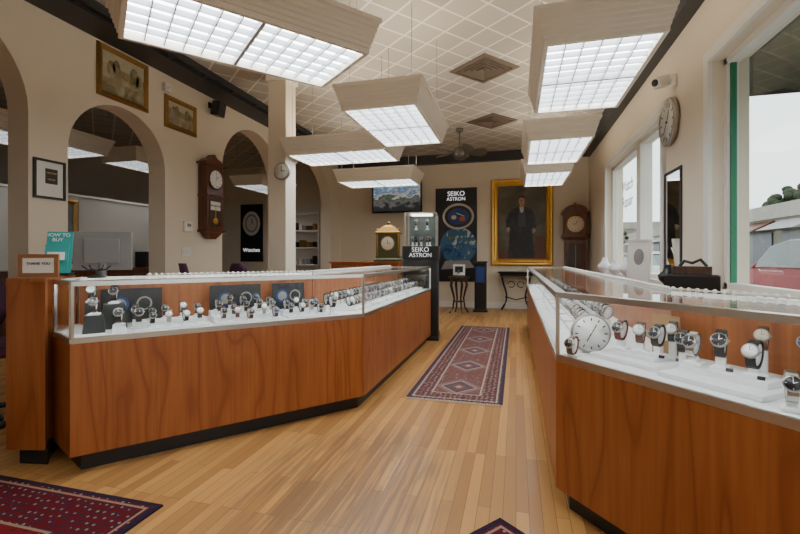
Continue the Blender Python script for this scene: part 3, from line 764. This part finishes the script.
b = B('wall_speaker'); b.box((0, -0.14, 0), (0.14, 0.13, 0.20), BLACK, rx=0.2); b.cyl((0, -0.08, 0.02), (0, 0, 0.06), 0.015, BLACK); b.box((0, -0.01, 0.06), (0.08, 0.02, 0.08), BLACK)
b.lathe([(0.05, 0.205), (0.05, 0.212)], DARK, 20, c=(0, 0, 0.02), L=Rx); b.done(wallL(5.2, 3.24), bevel=0.004)
b = B('alarm_sensor'); b.box((0, -0.03, 0), (0.09, 0.06, 0.1), WHITE); b.ball((0, -0.06, -0.01), 0.028, WHITE); b.done(wallL(4.38, 3.24), bevel=0.005)
b = B('regulator_wall_clock')
b.loft([[(-0.17, yy, -0.46), (0.17, yy, -0.46), (0.17, yy, 0.46), (-0.17, yy, 0.46)] for yy in (-0.14, 0)], MAHOG)
b.M = X4((0, -0.071, 0)); b.rects([(0.05, 0.04, -0.58), (0.12, 0.06, -0.52), (0.17, 0.07, -0.46)], MAHOG); b.M = Matrix.Identity(4)
for zz, ww in ((0.46, 0.21), (-0.47, 0.19), (0.02, 0.18)): b.box((0, -0.081, zz), (ww*2, 0.16, 0.035), MAHOG)
b.loft([[(-0.2, yy, 0.475), (0.2, yy, 0.475), (0.12, yy, 0.53), (0.05, yy, 0.55), (0, yy, 0.60), (-0.05, yy, 0.55), (-0.12, yy, 0.53)] for yy in (-0.14, -0.02)], MAHOG)
b.lathe([(0.14, 0.139), (0.148, 0.15), (0.13, 0.158)], DWOOD, 28, c=(0, 0, 0.25), L=Rx); b.lathe([(0.125, 0.15), (0.125, 0.161)], DIAL[0], 28, c=(0, 0, 0.25), L=Rx)
for i in range(12):
    a = i*PI/6; b.box((0.105*math.sin(a), -0.162, 0.25+0.105*math.cos(a)), (0.006, 0.002, 0.026), BLACK, ry=a)
b.box((0.02, -0.164, 0.27), (0.006, 0.002, 0.07), BLACK, ry=0.8); b.box((0, -0.164, 0.29), (0.005, 0.002, 0.09), BLACK, ry=-0.1)
b.bb(-0.12, 0.12, -0.146, -0.139, -0.41, -0.02, DWOOD); b.bb(-0.10, 0.10, -0.150, -0.145, -0.18, -0.06, PAPER)
b.cyl((0, -0.15, -0.1), (0, -0.15, -0.33), 0.004, GOLD); b.lathe([(0.045, 0.145), (0.045, 0.155)], GOLD, 20, c=(0, 0, -0.33), L=Rx)
o = b.done(wallL(5.13, 1.98), bevel=0.003); text('REGULATOR', 0.036, (0, -0.152, -0.12), 0, BLACK, o)
b = B('post_clock'); b.lathe([(0.09, 0), (0.11, 0.01), (0.11, 0.035), (0.095, 0.045)], STEEL, 24, L=Rx); b.lathe([(0.094, 0.04), (0.094, 0.047)], DIAL[0], 24, L=Rx)
b.box((0, -0.048, 0.03), (0.008, 0.002, 0.06), BLACK); b.box((0.02, -0.048, 0), (0.05, 0.002, 0.008), BLACK); b.done(X4((-2.82, 4.828, 2.22)))

# right wall items
b = B('wall_clock'); b.lathe([(0.20, 0), (0.235, 0.012), (0.235, 0.05), (0.215, 0.06), (0.205, 0.045)], STEEL, 40, L=Rx); b.lathe([(0.206, 0.04), (0.206, 0.047)], DIAL[0], 40, L=Rx)
for i in range(12):
    a = i*PI/6; b.box((0.17*math.sin(a), -0.0485, 0.17*math.cos(a)), (0.012, 0.002, 0.045), BLACK, ry=a)
b.box((0.03, -0.05, 0.05), (0.012, 0.002, 0.13), BLACK, ry=0.5); b.box((-0.05, -0.051, -0.05), (0.01, 0.002, 0.17), BLACK, ry=0.78); b.ball((0, -0.05, 0), 0.012, BLACK)
b.done(wallR(4.83, 2.49))
b = B('wall_mirror'); b.frame(0.42, 0.92, [(0, 0), (0, 0.014), (0.012, 0.018), (0.03, 0.012), (0.03, 0)], DARK); b.box((0, -0.004, 0), (0.42, 0.008, 0.92), MIRROR); b.done(wallR(4.80, 1.52), recalc=True)
b = B('security_camera'); b.box((0, -0.02, 0), (0.10, 0.04, 0.12), WHITE); b.cyl((0, -0.03, 0), (0, -0.09, 0.01), 0.018, WHITE); b.box((0, -0.12, 0.01), (0.10, 0.12, 0.10), WHITE, rx=0.2, rz=0.4)
b.cyl((0.02, -0.175, 0.0), (0.03, -0.195, -0.005), 0.035, BLACK); b.done(wallR(4.75, 2.86), bevel=0.008)

# window ledge cabinet
b = B('window_ledge_cabinet'); b.bb(1.12, XR-0.035, 2.05, 8.0, 0.08, 0.82, WHITE); b.bb(1.16, XR-0.035, 2.08, 7.97, 0, 0.08, KICK)
for i in range(8): b.bb(1.108, 1.12, 2.10+i*0.73, 2.76+i*0.73, 0.12, 0.78, WHITE)
b.bb(1.10, XR-0.032, 2.03, 8.02, 0.82, 0.85, MAHOG); b.done(bevel=0.003)
zt = 0.851
b = B('jewelry_display_box'); b.rects([(0.17, 0.10, 0), (0.17, 0.10, 0.16), (0.15, 0.085, 0.17)], BLACK); b.rects([(0.12, 0.07, 0.17), (0.12, 0.07, 0.23)], DWOOD)
b.tube([(-0.08, 0, 0.23), (-0.05, 0, 0.27), (0, 0, 0.255), (0.05, 0, 0.28), (0.09, 0, 0.23)], 0.012, BLACK); b.bb(-0.1, 0.1, -0.102, -0.10, 0.05, 0.07, GOLD); b.done(X4((1.265, 3.65, zt), -0.4), bevel=0.003)
b = B('easel_frame'); b.frame(0.16, 0.42, [(0, 0), (0, 0.015), (0.03, 0.02), (0.035, 0)], WHITE); b.box((0, -0.005, 0), (0.16, 0.01, 0.42), PAPER); b.disc(0, 0.05, 0.05, 0.09, -0.012, GREY)
b.box((0, 0.06, -0.03), (0.02, 0.01, 0.42), WHITE, rx=-0.28)
b.done(X4((1.28, 5.15, zt+0.25), -0.5, rx=-0.15))
for (y_, s_) in [(4.3, 0.8), (5.7, 1.0), (6.4, 0.9), (7.1, 1.0)]:
    b = B('jewelry_bust')
    b.lathe([(0.07, 0), (0.075, 0.01), (0.03, 0.03), (0.03, 0.06), (0.09, 0.12), (0.10, 0.17), (0.05, 0.22), (0.035, 0.27), (0.038, 0.29)], CASEFLOOR if y_ > 5 else BLACK, 18)
    b.done(X4((1.30, y_, zt), 0, s_))

# ------------------------------------------------------------------ small things at left counter
b = B('counter_sign_frame'); b.frame(0.17, 0.085, [(0, 0), (0, 0.012), (0.022, 0.012), (0.022, 0)], M('pine_frame', (0.3, 0.13, 0.05))); b.box((0, -0.004, 0), (0.17, 0.008, 0.085), PAPER); b.box((0, 0.02, -0.02), (0.03, 0.05, 0.09), BLACK)
o = b.done(X4((-2.62, 1.83, 1.035+0.067), 0.35)); text('THANK YOU', 0.022, (0, -0.01, 0.01), 0, BLACK, o)
b = B('brochure_holder'); b.box((0, 0, 0.008), (0.14, 0.10, 0.016), BLACK); b.box((0, 0.02, 0.14), (0.135, 0.006, 0.27), TURQ, rx=-0.18)
b.box((0, -0.02, 0.10), (0.12, 0.012, 0.18), TURQ, rx=-0.18); b.box((0, -0.03, 0.12), (0.09, 0.002, 0.05), PAPER, rx=-0.18); b.box((0, -0.035, 0.05), (0.14, 0.004, 0.08), GLASS)
b.box((0.03, -0.032, 0.06), (0.05, 0.002, 0.06), M('yellow_card', (0.6, 0.4, 0.05)), rx=-0.18); b.box((-0.03, -0.032, 0.06), (0.04, 0.002, 0.06), LEATHER[3], rx=-0.18)
o = b.done(X4((-2.74, 2.02, 1.036), 0.6)); text('HOW TO\nBUY', 0.030, (0, 0.0, 0.235), 0, PAPER, o, rx=PI/2-0.18)
b = B('jewelry_tree_stand')
b.lathe([(0.05, 0), (0.05, 0.008), (0.01, 0.015)], BLACK, 16)
b.tube([(0, 0, 0.01), (0, 0, 0.05)], 0.006, BLACK)
b.tube([(-0.08, 0, 0.075), (-0.05, 0, 0.05), (0, 0, 0.045), (0.05, 0, 0.05), (0.08, 0, 0.075)], 0.005, BLACK)
b.tube([(-0.04, 0, 0.08), (-0.03, 0, 0.055), (0, 0, 0.045), (0.03, 0, 0.055), (0.04, 0, 0.08)], 0.005, BLACK)
b.done(X4((-2.53, 2.10, 1.021), 0.5))
b = B('office_desk'); b.bb(-3.95, -3.0, 2.5, 3.5, 0.76, 0.80, CHERRY); b.bb(-3.92, -3.88, 2.55, 3.45, 0, 0.76, CHERRY); b.bb(-3.07, -3.03, 2.55, 3.45, 0, 0.76, CHERRY); b.bb(-3.88, -3.07, 3.0, 3.03, 0.3, 0.76, CHERRY); b.done(bevel=0.003)
b = B('computer_monitor'); b.box((0, 0, 0.40), (0.42, 0.05, 0.32), GREY); b.box((0, 0.027, 0.40), (0.38, 0.004, 0.28), BLACK); b.box((0, -0.035, 0.4), (0.25, 0.03, 0.2), GREY); b.cyl((0, -0.02, 0.02), (0, -0.02, 0.35), 0.03, GREY); b.box((0, -0.01, 0.01), (0.24, 0.2, 0.02), GREY)
b.done(X4((-3.36, 2.85, 0.80), 0.6), bevel=0.006)

def chair(x, y, rz):
    b = B('office_chair')
    b.M = X4((0, 0, 0.46)); b.rects([(0.22, 0.2, 0), (0.25, 0.23, 0.03), (0.24, 0.22, 0.08), (0.18, 0.16, 0.10)], PURPLE)
    b.M = Matrix.Identity(4)
    loops = []
    for i in range(9):
        z = 0.62+0.46*i/8; w_ = 0.23*math.sqrt(max(0.02, 1-((i-3.2)/5.2)**2)); yb = 0.24+0.03*((i-4)/4)**2
        loops.append([(-w_, yb+0.02, z), (-w_*0.6, yb-0.02, z), (w_*0.6, yb-0.02, z), (w_, yb+0.02, z), (w_*0.6, yb+0.05, z), (-w_*0.6, yb+0.05, z)])
    b.loft(loops, PURPLE, smooth=True)
    b.box((0, 0.27, 0.58), (0.06, 0.02, 0.3), BLACK); b.box((0, 0.15, 0.45), (0.06, 0.26, 0.02), BLACK)
    b.cyl((0, 0, 0.08), (0, 0, 0.46), 0.03, BLACK)
    for i in range(5):
        a = i*2*PI/5; b.tube([(0, 0, 0.11), (0.28*math.cos(a), 0.28*math.sin(a), 0.07)], [0.025, 0.015], BLACK); b.ball((0.28*math.cos(a), 0.28*math.sin(a), 0.03), 0.03, BLACK, n=8, m=6)
    b.done(X4((x, y, 0), rz), bevel=0.0)
chair(-3.35, 4.15, 2.4); chair(-2.85, 4.35, 2.8); chair(-3.6, 2.1, 1.2)

b = B('back_cabinet'); b.bb(-3.1, -1.9, 6.9, 7.4, 0.08, 1.04, CHERRY); b.bb(-3.06, -1.94, 6.94, 7.36, 0, 0.08, KICK); b.bb(-3.13, -1.87, 6.87, 7.43, 1.04, 1.07, CHERRY)
for i in range(3): b.bb(-3.07+i*0.395, -2.71+i*0.395, 6.885, 6.9, 0.14, 1.0, CHERRY)
b.done(bevel=0.003)
VERD = M('verdigris_bronze', (0.10, 0.10, 0.05), 0.4, 0.6)
b = B('mantel_clock')
b.rects([(0.24, 0.14, 0), (0.24, 0.14, 0.04), (0.21, 0.12, 0.06), (0.21, 0.12, 0.09)], VERD)
b.bb(-0.18, 0.18, -0.10, 0.10, 0.09, 0.48, VERD)
b.rects([(0.21, 0.12, 0.48), (0.22, 0.13, 0.50), (0.19, 0.11, 0.53), (0.10, 0.07, 0.60), (0.04, 0.04, 0.63)], GOLDD)
b.ball((0, 0, 0.66), 0.035, GOLDD)
for sx in (-1, 1): b.cyl((sx*0.185, -0.11, 0.09), (sx*0.185, -0.11, 0.48), 0.02, GOLDD); b.ball((sx*0.18, -0.08, 0.54), 0.03, GOLDD)
b.lathe([(0.12, 0.10), (0.125, 0.115), (0.11, 0.12)], GOLDD, 24, c=(0, 0, 0.31), L=Rx); b.lathe([(0.108, 0.10), (0.108, 0.122)], DIAL[3], 24, c=(0, 0, 0.31), L=Rx)
b.box((0, -0.124, 0.34), (0.008, 0.002, 0.07), BLACK); b.box((0.02, -0.124, 0.31), (0.05, 0.002, 0.008), BLACK)
b.done(X4((-2.12, 7.12, 1.07), 0.1), bevel=0.003)

# ------------------------------------------------------------------ office contents
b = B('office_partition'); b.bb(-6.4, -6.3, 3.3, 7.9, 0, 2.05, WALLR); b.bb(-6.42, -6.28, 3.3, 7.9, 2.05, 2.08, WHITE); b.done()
b = B('shelf_unit')
sx0, sx1, sy0, sy1 = -5.42, -4.62, 9.55, 9.87
b.bb(sx0, sx0+0.03, sy0, sy1, 0, 2.3, WHITE); b.bb(sx1-0.03, sx1, sy0, sy1, 0, 2.3, WHITE); b.bb(sx0+0.03, sx1-0.03, sy1-0.02, sy1, 0, 2.3, WHITE)
for i in range(6): b.bb(sx0+0.03, sx1-0.03, sy0, sy1-0.02, 0.1+i*0.42, 0.13+i*0.42, WHITE)
for i in range(1, 5):
    for k_ in range(4):
        xx = sx0+0.07+k_*0.18
        b.bb(xx, xx+random.uniform(0.06, 0.13), sy0+0.06, sy1-0.08, 0.13+i*0.42, 0.13+i*0.42+random.uniform(0.1, 0.25), random.choice([GREY, GOLDD, BLACK, PAPER, MAHOG]))
b.done()
b = B('watch_advert'); b.box((0, -0.01, 0), (0.66, 0.02, 1.5), POSTER); b.disc(0, 0.25, 0.26, 0.32, -0.022, DIAL[0]); b.disc(0, 0.25, 0.19, 0.24, -0.023, STEEL); b.disc(0, 0.25, 0.15, 0.19, -0.024, DIAL[0]); b.box((0.02, -0.026, 0.30), (0.02, 0.001, 0.14), BLACK)
o = b.done(X4((-6.7, YB-0.003, 1.78), 0)); text('Watches', 0.14, (0, -0.022, -0.45), 0, WT, o)
b = B('gilt_mirror'); b.frame(0.6, 0.8, [(0, 0), (0, 0.02), (0.04, 0.05), (0.07, 0.03), (0.07, 0)], GOLDD); b.box((0, -0.004, 0), (0.6, 0.008, 0.8), art_mat('old_glass', (0.1, 0.1, 0.1), (0.25, 0.25, 0.24), (0.4, 0.4, 0.4), 2)); b.done(X4((-6.297, 4.55, 1.52), PI/2))
b = B('office_credenza'); b.bb(-6.25, -5.75, 3.7, 6.9, 0.08, 0.95, MAHOG); b.bb(-6.22, -5.8, 3.75, 6.85, 0, 0.08, KICK); b.bb(-6.27, -5.72, 3.68, 6.92, 0.95, 0.98, MAHOG)
for i in range(4): b.bb(-5.75, -5.735, 3.76+i*0.79, 4.48+i*0.79, 0.14, 0.9, MAHOG)
b.done(bevel=0.003)
for (y_, m_) in [(5.2, GREY), (5.9, BLACK), (6.5, PAPER)]:
    b = B('desk_organizer'); b.box((0, 0, 0.13), (0.22, 0.3, 0.26), m_); b.box((0.02, 0, 0.28), (0.16, 0.22, 0.04), PAPER); b.box((0.115, 0, 0.15), (0.01, 0.2, 0.08), DARK); b.done(X4((-6.0, y_, 0.98)), bevel=0.004)

# ------------------------------------------------------------------ outside
ASPH = M('asphalt', (0.10, 0.10, 0.105), 0.9, scale=40); CONC = M('concrete', (0.30, 0.29, 0.27), 0.9, scale=15)
b = B('street'); b.bb(4.03, 60, -60, 120, -0.2, -0.1, ASPH); b.done()
b = B('sidewalk'); b.bb(1.77, 4.02, -60, 120, -0.2, -0.02, CONC); b.done()
BLUEG = M('car_window', (0.10, 0.12, 0.125), 0.12)
def car(x, y, rz, paint, s=1.0):
    b = B('parked_car')
    low = [(-2.25, 0.35), (-2.3, 0.6), (-2.2, 0.86), (-1.7, 0.95), (-1.2, 0.98), (1.0, 0.98), (1.9, 0.86), (2.2, 0.7), (2.28, 0.45), (2.2, 0.28), (-2.1, 0.28)]
    top = [(-1.75, 0.95), (-1.1, 1.36), (-0.6, 1.44), (0.1, 1.44), (0.5, 1.36), (1.25, 0.95)]
    def lp(prof, yy, s=1.0, dz=0): return [(px*s, yy, pz+dz) for px, pz in prof]
    b.loft([lp(low, -0.86, 0.985), lp(low, -0.90), lp(low, 0.90), lp(low, 0.86, 0.985)], paint)
    b.loft([lp(top, -0.80, 1.0), [(px*0.9, -0.62, pz) if pz > 1.2 else (px, -0.78, pz) for px, pz in top], [(px*0.9, 0.62, pz) if pz > 1.2 else (px, 0.78, pz) for px, pz in top], lp(top, 0.80)], BLUEG)
    b.loft([[(-1.0, -0.66, 1.36), (-0.55, -0.66, 1.46), (0.1, -0.66, 1.46), (0.5, -0.66, 1.37)], [(-1.0, 0.66, 1.36), (-0.55, 0.66, 1.46), (0.1, 0.66, 1.46), (0.5, 0.66, 1.37)]], paint)
    for sy in (-1, 1):
        for (xa, za, xb, zb) in [(-1.72, 0.96, -1.0, 1.38), (-0.25, 0.96, -0.25, 1.42), (1.22, 0.96, 0.48, 1.38)]:
            b.tube([(xa, sy*0.80, za), (xb, sy*0.68, zb)], 0.035, paint, 6)
        for wx in (-1.4, 1.4):
            b.lathe([(0.30, -0.1), (0.33, -0.07), (0.33, 0.07), (0.30, 0.1)], BLACK, 24, c=(wx, sy*0.84, 0.33), L=Rx); b.lathe([(0.20, -0.105), (0.20, 0.105)], STEEL, 20, c=(wx, sy*0.84, 0.33), L=Rx)
        b.box((2.18, sy*0.62, 0.66), (0.12, 0.36, 0.12), DIAL[0]); b.box((-2.22, sy*0.62, 0.72), (0.12, 0.32, 0.14), LEATHER[3])
        b.box((0.75, sy*0.98, 1.0), (0.12, 0.16, 0.1), paint)
    b.bb(2.2, 2.3, -0.5, 0.5, 0.4, 0.55, BLACK)
    b.done(X4((x, y, -0.1), rz, s), bevel=0.03)
car(5.55, 8.55, -PI/2, M('red_paint', (0.24, 0.001, 0.003), 0.5), 1.08)
car(5.3, 18.5, -PI/2, M('white_paint', (0.4, 0.4, 0.4), 0.4))
car(5.3, 24.5, -PI/2, M('grey_paint', (0.15, 0.16, 0.17), 0.4))
STUC = M('stucco', (0.24, 0.215, 0.17), 0.9); SHOP = M('shop_glass', (0.04, 0.05, 0.055), 0.3); FAC = M('fascia', (0.30, 0.28, 0.24), 0.8)
b = B('storefront_building')
b.bb(16, 24, 14, 70, -0.1, 4.3, STUC); b.bb(15.8, 16.0, 14, 70, 3.6, 4.5, FAC)
for i in range(12):
    b.bb(15.9, 16.0, 15+i*4.5, 18.4+i*4.5, 0.4, 2.7, SHOP); b.loft([[(16.0, 14.8+i*4.5, 3.5), (14.6, 14.8+i*4.5, 2.8), (16.0, 14.8+i*4.5, 2.8)], [(16.0, 18.6+i*4.5, 3.5), (14.6, 18.6+i*4.5, 2.8), (16.0, 18.6+i*4.5, 2.8)]], [GREY, MAHOG, CONC][i % 3])
b.done()
b = B('distant_building'); b.bb(10, 50, 85, 95, -0.1, 7, STUC); b.bb(9.8, 50.2, 84.8, 85, 6.2, 7.4, FAC)
for i in range(9): b.bb(11+i*4.4, 13.6+i*4.4, 84.9, 85, 0.5, 3, SHOP)
b.done()
LEAF = M('foliage', (0.030, 0.042, 0.020), 0.95, var=0.7, scale=5); BARK = M('bark', (0.08, 0.05, 0.03), 0.9)
for (x, y, s_) in [(28, 40, 1.6), (28, 54, 1.7), (12, 60, 1.0), (28, 30, 1.4), (28, 47, 1.5)]:
    b = B('street_tree'); b.tube([(0, 0, 0.02), (0.1, 0, 1.5), (0, 0.1, 3)], [0.25, 0.18, 0.12], BARK)
    for k_ in range(90):
        a = random.uniform(0, 2*PI); ph = random.uniform(-1, 1); R_ = random.uniform(0.6, 1.6); q = math.sqrt(1-ph*ph)
        b.ball((R_*q*math.cos(a), R_*q*math.sin(a), 3.9+R_*0.75*ph), random.uniform(0.22, 0.42), LEAF, (1, 1, random.uniform(0.6, 1)), n=7, m=5)
    b.done(X4((x, y, -0.1), 0, s_))
GREENC = M('green_canvas', (0.008, 0.05, 0.032), 0.8)
b = B('storefront_awning')
for (ya, yb_) in [(0.0, 4.55)]:
    b.loft([[(1.751, yy, 3.25), (2.75, yy, 2.62), (2.75, yy, 2.40), (2.73, yy, 2.40), (2.73, yy, 2.60), (1.751, yy, 3.22)] for yy in (ya, yb_)], GREENC)
    for yy in (ya+0.02, 2.3, yb_-0.02):
        b.tube([(1.76, yy, 2.60), (2.72, yy, 2.60)], 0.015, DARK); b.tube([(1.76, yy, 3.2), (2.72, yy, 2.60)], 0.015, DARK)
b.loft([[(1.751, yy, 3.22), (2.73, yy, 2.60), (1.751, yy, 2.60)] for yy in (4.53, 4.55)], GREENC)
b.done()

# ------------------------------------------------------------------ world, camera
w = bpy.data.worlds.new('overcast'); bpy.context.scene.world = w; w.use_nodes = True
nt = w.node_tree; bg = nt.nodes['Background']
tc = nt.nodes.new('ShaderNodeTexCoord'); nz = nt.nodes.new('ShaderNodeTexNoise'); nz.inputs['Scale'].default_value = 2.5; nz.inputs['Detail'].default_value = 4
nt.links.new(tc.outputs['Generated'], nz.inputs['Vector'])
rp = nt.nodes.new('ShaderNodeValToRGB'); rp.color_ramp.elements[0].color = (0.78, 0.85, 0.90, 1); rp.color_ramp.elements[1].color = (0.95, 0.97, 1.0, 1)
nt.links.new(nz.outputs['Fac'], rp.inputs['Fac']); nt.links.new(rp.outputs[0], bg.inputs['Color'])
bg.inputs['Strength'].default_value = 3.4

cam = bpy.data.cameras.new('camera'); co = bpy.data.objects.new('camera', cam); C.objects.link(co)
cam.sensor_width = 36; cam.lens = 430/800*36; cam.shift_y = -10/800
co.location = (0, 0, 1.15); co.rotation_euler = (PI/2, 0, math.atan(116/430))
cam.clip_start = 0.02; cam.clip_end = 500
bpy.context.scene.camera = co
